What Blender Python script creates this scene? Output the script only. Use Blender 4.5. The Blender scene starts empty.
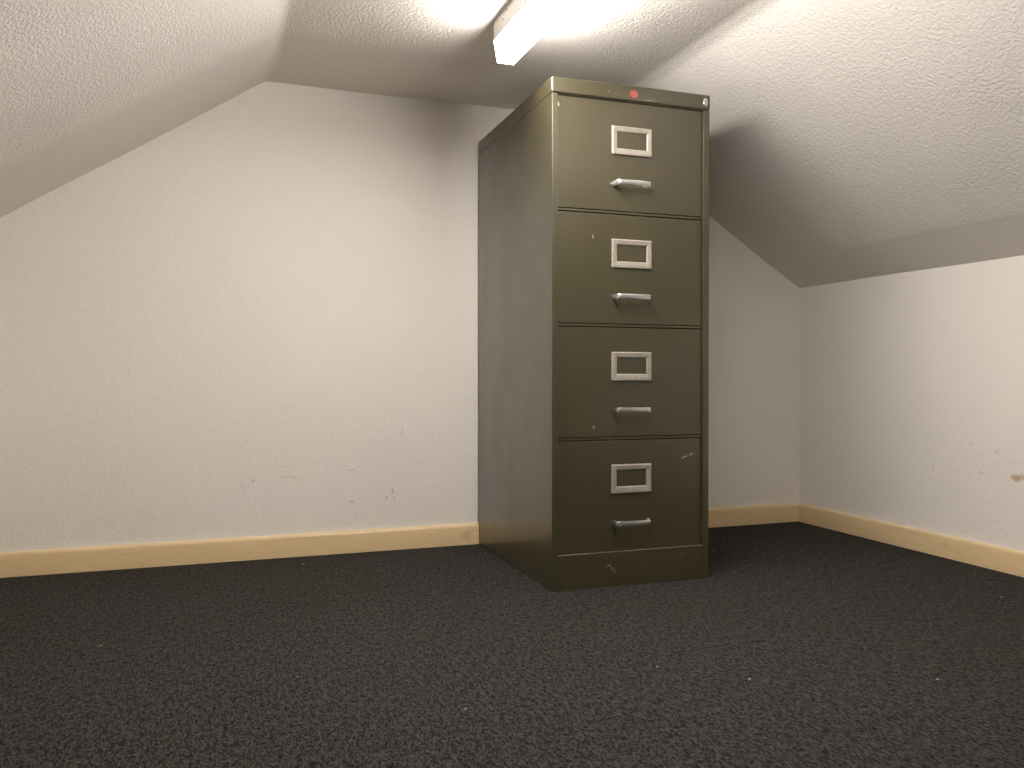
import bpy, bmesh, math, random
from mathutils import Vector, noise
random.seed(3)
PI = math.pi
scene = bpy.context.scene
col = scene.collection

# ------------------------------------------------------------------ measurements (metres)
YB, XR, XL, YF = 2.673, 2.129, -0.709, -2.2      # back wall, right / left knee walls, wall behind the camera
HC, HK = 1.451, 0.8915                            # flat ceiling height, knee wall height
XCL, XCR = 0.161, 1.259                           # where the slopes meet the flat ceiling
CAB = (0.8269, 2.0038, 0.0); CAB_YAW = -0.0109
W, D, H = 0.464, 0.648, 1.325
REC = 0.0075                                      # drawers sit this far behind the stiles

# ------------------------------------------------------------------ node helpers
class Mat:
    def __init__(self, name):
        self.m = bpy.data.materials.new(name); self.m.use_nodes = True
        self.t = self.m.node_tree; self.b = self.t.nodes['Principled BSDF']
        self.co = self.n('ShaderNodeTexCoord').outputs['Object']
    def n(self, kind, **kw):
        n = self.t.nodes.new(kind)
        for k, v in kw.items(): setattr(n, k, v)
        return n
    def link(self, a, b): self.t.links.new(a, b)
    def put(self, sock, v):
        if hasattr(v, 'links'): self.link(v, sock)
        else: sock.default_value = v
    def math(self, op, a, b=0.0, c=0.0, clamp=False):
        n = self.n('ShaderNodeMath', operation=op, use_clamp=clamp)
        self.put(n.inputs[0], a); self.put(n.inputs[1], b); self.put(n.inputs[2], c)
        return n.outputs[0]
    def vmath(self, op, a, b=(0, 0, 0), scale=None, out=0):
        n = self.n('ShaderNodeVectorMath', operation=op)
        self.put(n.inputs[0], a); self.put(n.inputs[1], b)
        if scale is not None: self.put(n.inputs['Scale'], scale)
        return n.outputs[out]
    def noise(self, scale, detail=2.0, rough=0.5, vec=None, dist=0.0):
        n = self.n('ShaderNodeTexNoise'); n.inputs['Scale'].default_value = scale
        n.inputs['Detail'].default_value = detail; n.inputs['Roughness'].default_value = rough
        n.inputs['Distortion'].default_value = dist
        self.link(vec or self.co, n.inputs['Vector']); return n.outputs[0]
    def vor(self, scale, feature='F1', vec=None, out=0):
        n = self.n('ShaderNodeTexVoronoi', feature=feature); n.inputs['Scale'].default_value = scale
        self.link(vec or self.co, n.inputs['Vector']); return n.outputs[out]
    def ramp(self, fac, a, b, lo=0.0, hi=1.0):
        n = self.n('ShaderNodeMapRange'); n.clamp = True
        self.put(n.inputs['Value'], fac)
        for i, v in ((1, a), (2, b), (3, lo), (4, hi)): n.inputs[i].default_value = v
        return n.outputs[0]
    def mix(self, fac, a, b):
        n = self.n('ShaderNodeMix', data_type='RGBA')
        self.put(n.inputs[0], fac)
        for s, v in ((n.inputs[6], a), (n.inputs[7], b)):
            if hasattr(v, 'links'): self.link(v, s)
            else: s.default_value = (*v, 1)
        return n.outputs[2]
    def bump(self, h, strength, dist, prev=None):
        n = self.n('ShaderNodeBump'); n.inputs['Strength'].default_value = strength
        n.inputs['Distance'].default_value = dist
        self.link(h, n.inputs['Height'])
        if prev: self.link(prev, n.inputs['Normal'])
        return n.outputs[0]
    def scale_axes(self, s):
        return self.vmath('MULTIPLY', self.co, s)
    def stroke(self, a, b, r, wob=0.4):
        """mask of a stroke from a to b with half-width r"""
        ba = tuple(b[i] - a[i] for i in range(3)); L2 = max(sum(x * x for x in ba), 1e-8)
        pa = self.vmath('SUBTRACT', self.co, a)
        h = self.math('DIVIDE', self.vmath('DOT_PRODUCT', pa, ba, out=1), L2, clamp=True)
        sc = self.vmath('SCALE', ba, scale=h)
        d = self.vmath('LENGTH', self.vmath('SUBTRACT', pa, sc), out=1)
        return self.ramp(d, r, r * 0.25, 0, 1)
    def strokes(self, lst, b0=0.38, b1=0.56):
        acc = None
        for a, b, r, s in lst:
            k = self.math('MULTIPLY', self.stroke(a, b, r), s)
            acc = k if acc is None else self.math('MAXIMUM', acc, k)
        brk = self.ramp(self.noise(260, 2), b0, b1)
        return self.math('MULTIPLY', acc, brk)
    def color(self, c): self.put(self.b.inputs['Base Color'], c if hasattr(c, 'links') else (*c, 1))
    def normal(self, n): self.link(n, self.b.inputs['Normal'])
    def set(self, **kw):
        for k, v in kw.items(): self.put(self.b.inputs[k], v)
        return self

# ------------------------------------------------------------------ materials
WALL = (0.80, 0.765, 0.685)

def wall_material(name, marks, mark_col=(0.16, 0.13, 0.11), extra=None):
    M = Mat(name)
    big = M.noise(2.2, 3, 0.5)
    c = M.mix(M.ramp(big, 0.3, 0.7), (0.825, 0.785, 0.705), (0.855, 0.815, 0.74))
    if marks: c = M.mix(M.strokes(marks), c, mark_col)
    if extra: c = M.mix(M.strokes(extra, 0.24, 0.40), c, (0.46, 0.26, 0.09))
    M.color(c); M.set(Roughness=0.75)
    f = M.noise(150, 3, 0.55); g = M.noise(38, 2, 0.5)
    M.normal(M.bump(g, 0.35, 0.004, M.bump(f, 0.55, 0.0025)))
    return M.m

yb = YB
back_marks = [
    ((0.196, yb, 0.282), (0.240, yb, 0.276), 0.0022, .35), ((0.200, yb, 0.248), (0.252, yb, 0.242), 0.0022, .4),
    ((0.405, yb, 0.260), (0.425, yb, 0.259), 0.002, .45), ((0.43, yb, 0.268), (0.452, yb, 0.27), 0.002, .4),
    ((0.417, yb, 0.159), (0.422, yb, 0.159), 0.004, .8), ((0.529, yb, 0.166), (0.533, yb, 0.168), 0.004, .6),
    ((0.549, yb, 0.196), (0.552, yb, 0.180), 0.004, .55), ((0.552, yb, 0.170), (0.556, yb, 0.155), 0.003, .4),
    ((0.704, yb, 0.367), (0.706, yb, 0.368), 0.003, .7), ((0.09, yb, 0.23), (0.10, yb, 0.19), 0.002, .35),
    ((0.122, yb, 0.236), (0.124, yb, 0.240), 0.005, .4), ((0.10, yb, 0.355), (0.102, yb, 0.358), 0.004, .4),
    ((0.43, yb, 0.11), (0.436, yb, 0.108), 0.003, .4), ((0.58, yb, 0.37), (0.585, yb, 0.39), 0.003, .35),
]
right_marks = [
    ((XR, 1.901, 0.350), (XR, 1.895, 0.357), 0.005, .3), ((XR, 1.859, 0.271), (XR, 1.862, 0.275), 0.005, .4),
    ((XR, 1.812, 0.338), (XR, 1.806, 0.343), 0.006, .35), ((XR, 2.037, 0.271), (XR, 2.035, 0.275), 0.004, .35),
    ((XR, 2.10, 0.44), (XR, 2.098, 0.446), 0.004, .4), ((XR, 1.93, 0.43), (XR, 1.925, 0.432), 0.004, .35),
]
right_rust = [((XR, 1.758, 0.272), (XR, 1.700, 0.275), 0.011, .6), ((XR, 1.748, 0.268), (XR, 1.742, 0.270), 0.012, .9)]
M_wall_back = wall_material('painted wall with scuffs', back_marks)
M_wall_right = wall_material('painted wall with rust spot', right_marks, (0.30, 0.2, 0.13), right_rust)
M_wall = wall_material('painted wall', [])

def ceiling_material():
    M = Mat('stippled ceiling paint')
    big = M.noise(1.8, 3)
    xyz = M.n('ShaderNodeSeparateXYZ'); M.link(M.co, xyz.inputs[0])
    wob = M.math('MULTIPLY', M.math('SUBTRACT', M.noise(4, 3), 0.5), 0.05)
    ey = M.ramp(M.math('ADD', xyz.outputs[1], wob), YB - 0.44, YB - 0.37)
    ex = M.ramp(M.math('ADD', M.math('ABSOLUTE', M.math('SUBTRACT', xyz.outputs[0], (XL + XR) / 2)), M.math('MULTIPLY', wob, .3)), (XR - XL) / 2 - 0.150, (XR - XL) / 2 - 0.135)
    margin = M.math('MAXIMUM', ex, ey)          # smoother, slightly darker band along the back and knee walls
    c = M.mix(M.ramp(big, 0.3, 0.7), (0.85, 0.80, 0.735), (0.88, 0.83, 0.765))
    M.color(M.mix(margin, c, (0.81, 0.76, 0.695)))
    M.set(Roughness=0.8)
    w = M.vmath('ADD', M.co, M.vmath('SCALE', M.n('ShaderNodeTexNoise').outputs[1], scale=0.01))
    a = M.noise(150, 3, 0.65); v = M.vor(150, 'SMOOTH_F1', w)
    h = M.math('ADD', M.math('MULTIPLY', a, 1.0), M.math('MULTIPLY', M.ramp(v, 0.1, 0.75, 1, 0), 0.5))
    h = M.math('MULTIPLY', h, M.ramp(margin, 0, 1, 1, 0.25))
    wave = M.noise(5, 2, 0.5)
    M.normal(M.bump(h, 0.85, 0.0021, M.bump(wave, 0.35, 0.009)))
    return M.m
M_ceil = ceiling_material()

def carpet_material():
    M = Mat('charcoal cord carpet')
    st = M.vmath('MULTIPLY', M.co, (1.0, 0.36, 1.0))
    f1 = M.noise(330, 2, 0.65, st, 0.4); f2 = M.noise(130, 2, 0.5, st, 0.3); big = M.noise(1.3, 3, 0.55)
    m = M.math('ADD', M.math('MULTIPLY', f1, 0.68), M.math('MULTIPLY', f2, 0.32))
    k = M.ramp(m, 0.425, 0.61)
    c = M.mix(k, (0.0055, 0.0050, 0.0044), (0.066, 0.0600, 0.0535))
    c = M.mix(M.ramp(big, 0.38, 0.68, 0, 0.8), c, M.mix(k, (0.0055, 0.0045, 0.0036), (0.064, 0.0555, 0.0455)))
    lint = [((-0.216, 1.921, 0), (-0.213, 1.922, 0), .0022, 1), ((0.931, 1.307, 0), (0.935, 1.309, 0), .002, 1),
            ((1.256, 1.19, 0), (1.259, 1.19, 0), .002, 1), ((1.872, 1.577, 0), (1.876, 1.578, 0), .0025, 1),
            ((0.803, 1.421, 0), (0.806, 1.422, 0), .002, .8), ((0.254, 2.555, 0), (0.262, 2.556, 0), .0025, 1),
            ((0.45, 2.4, 0), (0.452, 2.403, 0), .002, .7), ((0.40, 1.35, 0), (0.402, 1.352, 0), .0016, .8),
            ((0.15, 1.6, 0), (0.152, 1.6, 0), .0016, .8), ((1.5, 2.3, 0), (1.503, 2.3, 0), .002, .6)]
    acc = None
    for a, b, r, s in lint:
        k = M.math('MULTIPLY', M.stroke(a, b, r), s)
        acc = k if acc is None else M.math('MAXIMUM', acc, k)
    c = M.mix(acc, c, (0.55, 0.53, 0.5))
    M.color(c); M.set(Roughness=0.95); M.b.inputs['Specular IOR Level'].default_value = 0.15
    
    M.normal(M.bump(m, 0.9, 0.004))
    return M.m
M_carpet = carpet_material()

def skirting_material():
    M = Mat('varnished pine skirting')
    g = M.noise(14, 4, 0.6, M.scale_axes((1.0, 1.0, 9.0)))
    c = M.mix(M.ramp(g, 0.3, 0.7), (0.71, 0.525, 0.285), (0.77, 0.585, 0.34))
    n = M.noise(7, 2, 0.5); c = M.mix(M.ramp(n, 0.70, 0.76, 0, 0.35), c, (0.36, 0.22, 0.10))
    M.color(c); M.set(Roughness=0.38)
    M.normal(M.bump(g, 0.1, 0.002))
    return M.m
M_skirt = skirting_material()

def olive(name, chips_glint=(), rough=0.33, edge=None):
    M = Mat(name)
    mot = M.noise(420, 2, 0.6); big = M.noise(6, 4, 0.6)
    c = M.mix(M.ramp(big, 0.3, 0.72), (0.042, 0.0345, 0.0132), (0.047, 0.039, 0.0158))
    c = M.mix(M.ramp(mot, 0.35, 0.7, 0, 0.30), c, (0.050, 0.043, 0.020))
    c = M.mix(M.ramp(M.noise(11, 5, 0.7), 0.70, 0.80, 0, 0.35), c, (0.026, 0.020, 0.008))
    fleck = M.math('MULTIPLY', M.ramp(M.vor(42), 0.055, 0.03), M.ramp(M.noise(9, 2), 0.60, 0.66))
    c = M.mix(M.math('MULTIPLY', fleck, 0.75), c, (0.50, 0.47, 0.40))
    if chips_glint: c = M.mix(M.strokes(chips_glint), c, (0.62, 0.59, 0.52))
    M.color(c)
    M.set(Roughness=M.ramp(M.noise(5, 4, 0.6), 0.3, 0.7, rough + 0.07, rough + 0.19))
    M.b.inputs['Coat Weight'].default_value = 0.75; M.b.inputs['Coat IOR'].default_value = 1.6
    M.b.inputs['Coat Roughness'].default_value = 0.17
    M.normal(M.bump(M.noise(700, 2, 0.5), 0.12, 0.0006, M.bump(M.noise(2.5, 1, 0.4), 0.12, 0.003)))
    return M.m
body_chips = [((0.002, 0, 0.35), (0.002, 0, 0.352), .0015, .8)]
M_body = olive('olive drab enamel')
M_lid = olive('olive drab enamel on the top', [
    ((0.158, 0, 1.3015), (0.1582, 0, 1.302), .003, 1.0), ((0.262, 0, 1.2905), (0.285, 0, 1.2915), .0018, .8),
    ((0.289, 0, 1.287), (0.290, 0, 1.298), .0018, .8), ((0.296, 0, 1.287), (0.297, 0, 1.295), .0015, .7),
    ((0.255, 0, 1.3205), (0.262, 0, 1.3205), .0015, .7), ((0.008, 0, 1.286), (0.008, 0, 1.32), .001, .6)])
M_plinth = olive('olive drab enamel on the plinth', [
    ((0.017, 0.001, .0925), (0.446, 0.001, .0925), .0022, .42), ((0.155, 0, .055), (0.166, 0, .058), .0025, .6), ((0.166, 0, .058), (0.172, 0, .044), .002, .5), ((0.178, 0, .048), (0.179, 0, .036), .002, .5)])  # long edge stroke: light on the ledge painted over wear; others are chips
drawer_chips = [
    [((0.0195, REC, 1.262), (0.020, REC, 1.255), .0035, .9)],
    [((0.118, REC, 0.918), (0.119, REC, 0.926), .0025, .7)],
    [((0.121, REC, 0.419), (0.1205, REC, 0.425), .003, .9)],
    [((0.385, REC, 0.333), (0.398, REC, 0.338), .003, .6), ((0.408, REC, 0.341), (0.421, REC, 0.345), .003, .7), ((0.43, REC, 0.372), (0.445, REC, 0.380), .0025, .5)],
]
M_drawer = [olive('olive drab enamel on a drawer', c, 0.34) for c in drawer_chips]

M = Mat('worn satin chrome'); M.set(Metallic=0.85, Roughness=M.ramp(M.noise(30, 2, .5), .3, .7, .24, .28)); M.color(M.mix(M.ramp(M.noise(50, 3, .6), .5, .8), (.60, .595, .58), (.52, .505, .48))); M_chrome = M.m
M = Mat('aged nickel'); M.set(Metallic=0.2, Roughness=.55)
M.color(M.mix(M.ramp(M.noise(70, 4, .65), .5, .75), (.315, .285, .235), (.23, .195, .145))); M.normal(M.bump(M.noise(200, 2), .1, .001)); M_nickel = M.m
M = Mat('black slot'); M.set(Roughness=.6); M.color(M.mix(M.noise(80), (.01, .01, .01), (.02, .02, .02))); M_black = M.m
M = Mat('dull steel'); M.set(Metallic=.8, Roughness=.5); M.color(M.mix(M.noise(90), (.16, .13, .12), (.22, .19, .17))); M_screw = M.m
M = Mat('faded red paper'); M.set(Roughness=.6); M.color(M.mix(M.ramp(M.noise(160, 3), .35, .7), (.31, .05, .045), (.27, .08, .065))); M_red = M.m
M = Mat('white enamelled steel'); M.set(Roughness=.4)
spots = M.math('MULTIPLY', M.ramp(M.vor(16), .10, .06), M.ramp(M.noise(8), .45, .55))
M.color(M.mix(M.math('MULTIPLY', spots, .5), (.74, .71, .68), (.30, .25, .24))); M_enamel = M.m
def glow(name, k):
    M = Mat(name); M.set(Roughness=.35); M.color(M.mix(M.noise(30), (.85, .85, .84), (.88, .88, .87)))
    M.b.inputs['Emission Color'].default_value = (1.0, 0.945, 0.91, 1); M.b.inputs['Emission Strength'].default_value = k
    return M.m
M_glow = glow('lit opal diffuser, base', 100.0); M_glow_side = glow('lit opal diffuser, sides', 53.0)

# ------------------------------------------------------------------ mesh helpers
def obj(name, bm, mat, parent=None, smooth=False):
    bmesh.ops.recalc_face_normals(bm, faces=bm.faces)
    me = bpy.data.meshes.new(name); bm.to_mesh(me); bm.free()
    me.materials.append(mat)
    if smooth:
        me.polygons.foreach_set('use_smooth', [True] * len(me.polygons))
        me.set_sharp_from_angle(angle=math.radians(40))
    o = bpy.data.objects.new(name, me); col.objects.link(o)
    if smooth == 2: o.modifiers.new('flat faces stay flat', 'WEIGHTED_NORMAL').keep_sharp = True
    if parent: o.parent = parent
    return o

def box(bm, lo, hi, bev=0.0, seg=2):
    vs = [bm.verts.new((x, y, z)) for x in (lo[0], hi[0]) for y in (lo[1], hi[1]) for z in (lo[2], hi[2])]
    fs = [(0, 1, 3, 2), (4, 6, 7, 5), (0, 4, 5, 1), (2, 3, 7, 6), (0, 2, 6, 4), (1, 5, 7, 3)]
    faces = [bm.faces.new([vs[i] for i in f]) for f in fs]
    bmesh.ops.recalc_face_normals(bm, faces=faces)
    if bev:
        es = list({e for f in faces for e in f.edges})
        bmesh.ops.bevel(bm, geom=es, offset=bev, segments=seg, profile=0.5, affect='EDGES')

def prism(bm, pts, axis, a, b):
    """extrude a 2-D polygon along an axis; pts are (p,q) in the other two axes' order"""
    def P(p, q, t):
        return {'x': (t, p, q), 'y': (p, t, q), 'z': (p, q, t)}[axis]
    va = [bm.verts.new(P(p, q, a)) for p, q in pts]; vb = [bm.verts.new(P(p, q, b)) for p, q in pts]
    bm.faces.new(va); bm.faces.new(vb[::-1])
    n = len(pts)
    for i in range(n): bm.faces.new((va[i], vb[i], vb[(i + 1) % n], va[(i + 1) % n]))

def struct(name, bm, mat, label, smooth=False):
    o = obj(name, bm, mat, None, smooth); o['kind'] = 'structure'; o['label'] = label
    o['category'] = name.split('_')[0]
    return o

# ------------------------------------------------------------------ the room
bm = bmesh.new(); box(bm, (XL - .1, YF - .1, -.08), (XR + .1, YB + .1, 0))
struct('floor', bm, M_carpet, 'charcoal grey cord carpet covering the whole attic floor')

def ceil_z(x, y):
    """underside of the attic ceiling: two slopes, a flat middle and hand-finished creases"""
    k = max(0.0, min(1.0, (YB - y) / 0.45))
    wl = 0.015 * (k * k * (3 - 2 * k)) + 0.006 * noise.noise((1.7, y * 7.0, 0)) * min(1, (YB - y) * 5)
    wr = 0.006 * noise.noise((9.3, y * 5.0, 2)) * min(1, (YB - y) * 4)
    pts = [(XL - .12, HK - .078), (XL, HK), (XL + .142, 0.978), (XCL + wl, HC), (XCR + wr - 0.032, HC), (XCR + wr + .006, HC - 0.010), (XR - .142, 0.9755), (XR, HK), (XR + .12, HK - .067)]
    def pl(x):
        for (x0, z0), (x1, z1) in zip(pts, pts[1:]):
            if x <= x1: return z0 + (z1 - z0) * (x - x0) / (x1 - x0)
        return pts[-1][1]
    s = 0.0; N = 9
    w = 0.012 if x < 0.7 else 0.010
    for i in range(N): s += pl(x + w * (2 * i / (N - 1) - 1))
    z = s / N
    return z + 0.0035 * noise.noise((x * 3.0, y * 3.0, 5.1))

xs = []
x = XL - .1
while x < XR + .1:
    xs.append(x)
    near = min(abs(x - XCL), abs(x - XCL - .03), abs(x - XCR), abs(x - XCR + .03), abs(x - XR + .142), abs(x - XL - .142))
    x += 0.006 if near < .07 else 0.035
xs.append(XR + .1)
ys = [YF - .05 + (YB + .03 - YF + .05) * i / 90 for i in range(91)]
bm = bmesh.new()
g = [[bm.verts.new((x, y, ceil_z(x, y))) for y in ys] for x in xs]
for i in range(len(xs) - 1):
    for j in range(len(ys) - 1): bm.faces.new((g[i][j], g[i + 1][j], g[i + 1][j + 1], g[i][j + 1]))
top = [[bm.verts.new((xs[i], y, ceil_z(xs[i], y) + .06)) for y in (ys[0], ys[-1])] for i in range(len(xs))]
for i in range(len(xs) - 1):
    bm.faces.new((top[i][0], top[i][1], top[i + 1][1], top[i + 1][0]))
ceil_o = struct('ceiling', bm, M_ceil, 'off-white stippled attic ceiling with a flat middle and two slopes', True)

prof = [(XL - .05, -.05), (XR + .05, -.05), (XR + .05, HK), (XCR, HC + .035), (XCL, HC + .035), (XL - .05, HK)]
bm = bmesh.new(); prism(bm, prof, 'y', YB, YB + .08)
struct('wall_back', bm, M_wall_back, 'off-white gable end wall behind the filing cabinet')
bm = bmesh.new(); prism(bm, prof, 'y', YF - .08, YF)
struct('wall_front', bm, M_wall, 'off-white gable wall opposite the filing cabinet')
bm = bmesh.new(); box(bm, (XR, YF - .02, -.05), (XR + .08, YB + .02, HK + .02))
struct('wall_right', bm, M_wall_right, 'low off-white knee wall under the right slope with a rusty spot')
bm = bmesh.new(); box(bm, (XL - .08, YF - .02, -.05), (XL, YB + .02, HK + .02))
struct('wall_left', bm, M_wall, 'low off-white knee wall under the left slope')

BH, BT = 0.068, 0.015
def skirt_profile(s=1, o=0.0):
    return [(o, 0), (o + s * BT, 0), (o + s * BT, BH - .010), (o + s * (BT - .0015), BH - .005), (o + s * (BT - .005), BH - .0015), (o + s * (BT - .009), BH), (o, BH)]
bm = bmesh.new(); prism(bm, skirt_profile(-1, YB), 'x', XL, XR)
struct('baseboard_back', bm, M_skirt, 'pale pine baseboard along the back wall', True)
bm = bmesh.new(); prism(bm, skirt_profile(-1, XR), 'y', YF + BT, YB - BT)
struct('baseboard_right', bm, M_skirt, 'pale pine baseboard along the right knee wall', True)
bm = bmesh.new(); prism(bm, skirt_profile(1, XL), 'y', YF + BT, YB - BT)
struct('baseboard_left', bm, M_skirt, 'pale pine baseboard along the left knee wall', True)
bm = bmesh.new(); prism(bm, skirt_profile(1, YF), 'x', XL, XR)
struct('baseboard_front', bm, M_skirt, 'pale pine baseboard along the wall opposite the cabinet', True)

# ------------------------------------------------------------------ the filing cabinet
cab = bpy.data.objects.new('filing_cabinet', None); col.objects.link(cab)
cab.location = CAB; cab.rotation_euler = (0, 0, CAB_YAW)
cab['label'] = 'tall olive green steel filing cabinet with four drawers standing on the carpet'
cab['category'] = 'filing cabinet'

ZL = 1.2845                                       # underside of the lid
DZ = 0.2985                                       # drawer pitch
TOP0 = 1.2825                                     # top of the first drawer
S, SR = 0.0165, 0.0190                            # left and right stile widths
PZ = 0.0925                                       # plinth height
bm = bmesh.new()
box(bm, (0, 0, 0.0), (S, D, ZL - .0015), .0016)                         # left side with its stile
box(bm, (W - SR, 0, 0.0), (W, D, ZL - .0015), .0016)                     # right side with its stile
box(bm, (S - .001, D - .004, 0.01), (W - SR + .001, D - .001, ZL - .002))  # back sheet
box(bm, (S - .001, .012, .0), (W - SR + .001, D - .004, .004))            # floor sheet
for k in range(3):                                                      # rails between drawers
    zt = TOP0 - DZ * k - 0.2905
    box(bm, (S - .001, REC + .0005, zt - .0065), (W - SR + .001, REC + .03, zt - .0005), .0008)
obj('body', bm, M_body, cab, 2)
bm = bmesh.new(); box(bm, (S, .0004, 0.0), (W - SR, .02, PZ), .0012); obj('plinth', bm, M_plinth, cab, 2)
bm = bmesh.new(); box(bm, (-.0012, -.0012, ZL), (W + .0012, D + .001, H), .0035, 3)
box(bm, (.004, .004, ZL - .002), (W - .004, D - .004, ZL + .004))
obj('top_panel', bm, M_lid, cab, 2)

# lock at the right end of the top panel
def disc(bm, cu, cz, ru, rz, v0, v1, n=28, bev=0.3):
    rings = []
    for v, k in ((v0, 1.0), (v1 + (v0 - v1) * .35, 1.0), (v1, 1 - bev), (v1, 0.55)):
        rings.append([bm.verts.new((cu + ru * k * math.cos(2 * PI * i / n), v, cz + rz * k * math.sin(2 * PI * i / n))) for i in range(n)])
    for a, b in zip(rings, rings[1:]):
        for i in range(n): bm.faces.new((a[i], a[(i + 1) % n], b[(i + 1) % n], b[i]))
    bm.faces.new(rings[0]); bm.faces.new(rings[-1])
bm = bmesh.new(); disc(bm, .4495, 1.304, .0075, .0115, .001, -.0045); lock = obj('lock', bm, M_chrome, cab, True); lock['label'] = 'chrome lock at the right end of the top'
bm = bmesh.new(); box(bm, (.4487, -.0052, 1.2985), (.4503, -.0040, 1.3095), .0003); obj('keyhole', bm, M_black, lock)
bm = bmesh.new(); disc(bm, .4500, 1.3035, .0108, .0150, .001, -.0022); obj('bezel', bm, M_plinth, lock, True)

# little red sticker, torn round the edge
bm = bmesh.new(); n = 26; f = []; b = []
for i in range(n):
    a = 2 * PI * i / n; r = 1 + .16 * noise.noise((math.cos(a) * 2, math.sin(a) * 2, 4.4))
    f.append(bm.verts.new((.2325 + .0125 * r * math.cos(a), -.0018, 1.3025 + .0098 * r * math.sin(a))))
    b.append(bm.verts.new((.2325 + .0125 * r * math.cos(a), -.0010, 1.3025 + .0098 * r * math.sin(a))))
bm.faces.new(f); bm.faces.new(b)
for i in range(n): bm.faces.new((f[i], f[(i + 1) % n], b[(i + 1) % n], b[i]))
st = obj('sticker', bm, M_red, cab); st['label'] = 'small faded red sticker'

def ring_frame(bm, cu, cz, w, h, base, loops):
    """rectangular frame lofted through (inset, height) loops in front of v=base"""
    rs = []
    for ins, ht in loops:
        a, c = w / 2 - ins, h / 2 - ins
        rs.append([bm.verts.new((cu + su * a, base - ht, cz + sz * c)) for su, sz in ((-1, -1), (1, -1), (1, 1), (-1, 1))])
    for p, q in zip(rs, rs[1:] + rs[:1]):
        for i in range(4): bm.faces.new((p[i], p[(i + 1) % 4], q[(i + 1) % 4], q[i]))

def strap(bm, cu, cz, half, out, hgt, thk, base):
    """flat bow handle swept from one foot round to the other"""
    path = [(-half, 0.001)]
    R = .011
    path += [(-half, -(out - R) * t) for t in (.25, .5, .75)]
    for i in range(7):
        a = PI + (PI / 2) * i / 6
        path.append((-half + R + R * math.cos(a), -(out - R) + R * math.sin(a)))
    for i in range(1, 10):
        t = i / 10; u = (-half + R) + (2 * half - 2 * R) * t
        path.append((u, -out - .0035 * math.sin(PI * t)))
    left = [p for p in path if p[0] < -1e-6]
    path = left + [(0, -out - .0035)] + [(-u, v) for u, v in reversed(left)]
    secs = []
    for i, (u, v) in enumerate(path):
        a, c = path[max(0, i - 1)], path[min(len(path) - 1, i + 1)]
        t = Vector((c[0] - a[0], c[1] - a[1])).normalized(); nn = Vector((t.y, -t.x))
        hh = hgt / 2; e = .0012
        prof = [(-thk / 2, -hh + e), (-thk / 2 + e * .6, -hh), (thk / 2 - e * .6, -hh), (thk / 2, -hh + e), (thk / 2, hh - e), (thk / 2 - e * .6, hh), (-thk / 2 + e * .6, hh), (-thk / 2, hh - e)]
        secs.append([bm.verts.new((cu + u + nn.x * p, base + v + nn.y * p, cz + q)) for p, q in prof])
    for a, b in zip(secs, secs[1:]):
        for i in range(8): bm.faces.new((a[i], a[(i + 1) % 8], b[(i + 1) % 8], b[i]))
    bm.faces.new(secs[0]); bm.faces.new(secs[-1][::-1])

CU = 0.231
for k in range(4):
    zt = TOP0 - DZ * k
    zb = zt - (0.2895 if k < 3 else zt - PZ - .0004)
    bm = bmesh.new(); box(bm, (S + .0018, REC, zb), (W - SR - .0018, REC + .022, zt - .001), .0016)
    if k == 3:                                     # the top right corner of the bottom drawer is knocked in
        bmesh.ops.bisect_plane(bm, geom=bm.verts[:] + bm.edges[:] + bm.faces[:], plane_co=(.40, 0, zt), plane_no=(1, 0, 1.5))
        for v in bm.verts:
            s = (v.co.x - .40) + 1.5 * (v.co.z - zt)
            if s > 0 and v.co.y < REC + .01: v.co.y += s * .10
    drawer = obj('drawer', bm, M_drawer[k], cab, 2)
    lc = zt - .0645 - .0735 / 2 - .001
    bm = bmesh.new()
    ring_frame(bm, CU, lc, .119, .0745, REC, [(0, 0), (.0005, .0022), (.0035, .0045), (.0130, .0034), (.0155, .0016), (.0160, 0)])
    box(bm, (CU - .0575, REC - .0052, lc - .0385), (CU + .0575, REC - .0002, lc - .0352), .0008)
    obj('label_holder', bm, M_nickel, drawer)
    hz = lc - .0735 / 2 - .0795
    bm = bmesh.new(); strap(bm, .2275, hz, .0505, .027, .0135, .0028, REC)
    hd = obj('handle', bm, M_chrome, drawer, True); hd['label'] = 'chrome bow handle'

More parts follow.
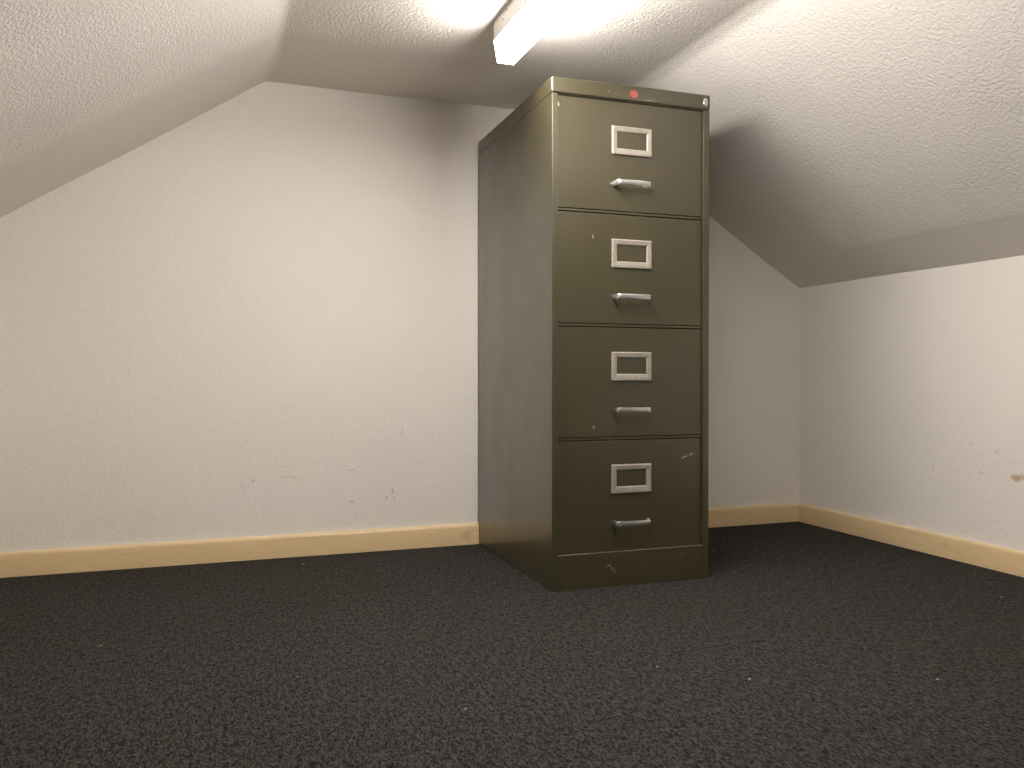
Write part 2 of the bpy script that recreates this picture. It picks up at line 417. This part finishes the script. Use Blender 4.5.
# ------------------------------------------------------------------ the ceiling light
LX0, LX1, LY1, LY0 = 0.6793, 0.7416, 2.0348, 0.82
LZ = HC - .001
lamp = bpy.data.objects.new('batten_light', None); col.objects.link(lamp); lamp.location = ((LX0 + LX1) / 2, (LY0 + LY1) / 2, LZ)
lamp['label'] = 'lit white fluorescent batten light fixed along the flat ceiling'; lamp['category'] = 'ceiling light'
def lp(bm): bmesh.ops.translate(bm, verts=bm.verts, vec=-Vector(lamp.location))
bm = bmesh.new(); box(bm, (LX0, LY0, 1.404), (LX1, LY1, HC + .004), .0015); lp(bm); obj('housing', bm, M_enamel, lamp, 2)
bm = bmesh.new(); prism(bm, [(LX0 + .0005, 1.404), (LX0 + .0096, 1.3512), (LX1 - .0096, 1.3512), (LX1 - .0005, 1.404)], 'y', LY0 + .003, LY1 - .003); lp(bm)
dif = obj('diffuser', bm, M_glow, lamp)
dif.data.materials.append(M_glow_side)
for p in dif.data.polygons:
    if abs(p.normal.z) < .9: p.material_index = 1
for nm, ya, yb2 in (('end_cap', LY0, LY0 + .003), ('end_cap', LY1 - .003, LY1)):
    bm = bmesh.new(); prism(bm, [(LX0, 1.404), (LX0 + .0092, 1.3508), (LX1 - .0092, 1.3508), (LX1, 1.404)], 'y', ya, yb2); lp(bm)
    obj(nm, bm, M_enamel, lamp)

for sy, sz in ((1.962, 1.431), (1.932, 1.443)):
    bm = bmesh.new()
    rim = [bm.verts.new((LX0, sy + .0032 * math.cos(2 * PI * i / 14), sz + .0032 * math.sin(2 * PI * i / 14))) for i in range(14)]
    cap = [bm.verts.new((LX0 - .0014, v.co.y * .35 + sy * .65, v.co.z * .35 + sz * .65)) for v in rim]
    mid = [bm.verts.new((LX0 - .0010, v.co.y * .8 + sy * .2, v.co.z * .8 + sz * .2)) for v in rim]
    for a, b in ((rim, mid), (mid, cap)):
        for i in range(14): bm.faces.new((a[i], a[(i + 1) % 14], b[(i + 1) % 14], b[i]))
    bm.faces.new(cap); bm.faces.new(rim[::-1])
    lp(bm); obj('screw', bm, M_screw, lamp, True)

# ------------------------------------------------------------------ camera, world, colour management
cam = bpy.data.cameras.new('camera'); cam.sensor_fit = 'HORIZONTAL'; cam.sensor_width = 36.0; cam.lens = 843.1 / 1024 * 36.0
cam.clip_start = 0.02
co = bpy.data.objects.new('camera', cam); col.objects.link(co)
co.location = (0, 0, 0.559); co.rotation_euler = (PI / 2 - 0.01056, 0, -0.34394)
scene.camera = co
w = bpy.data.worlds.new('dark loft'); scene.world = w; w.use_nodes = True
w.node_tree.nodes['Background'].inputs[0].default_value = (0, 0, 0, 1)
vs = scene.view_settings
vs.view_transform = 'Standard'; vs.look = 'None'; vs.gamma = 1.0; vs.use_curve_mapping = False; vs.exposure = 0.0
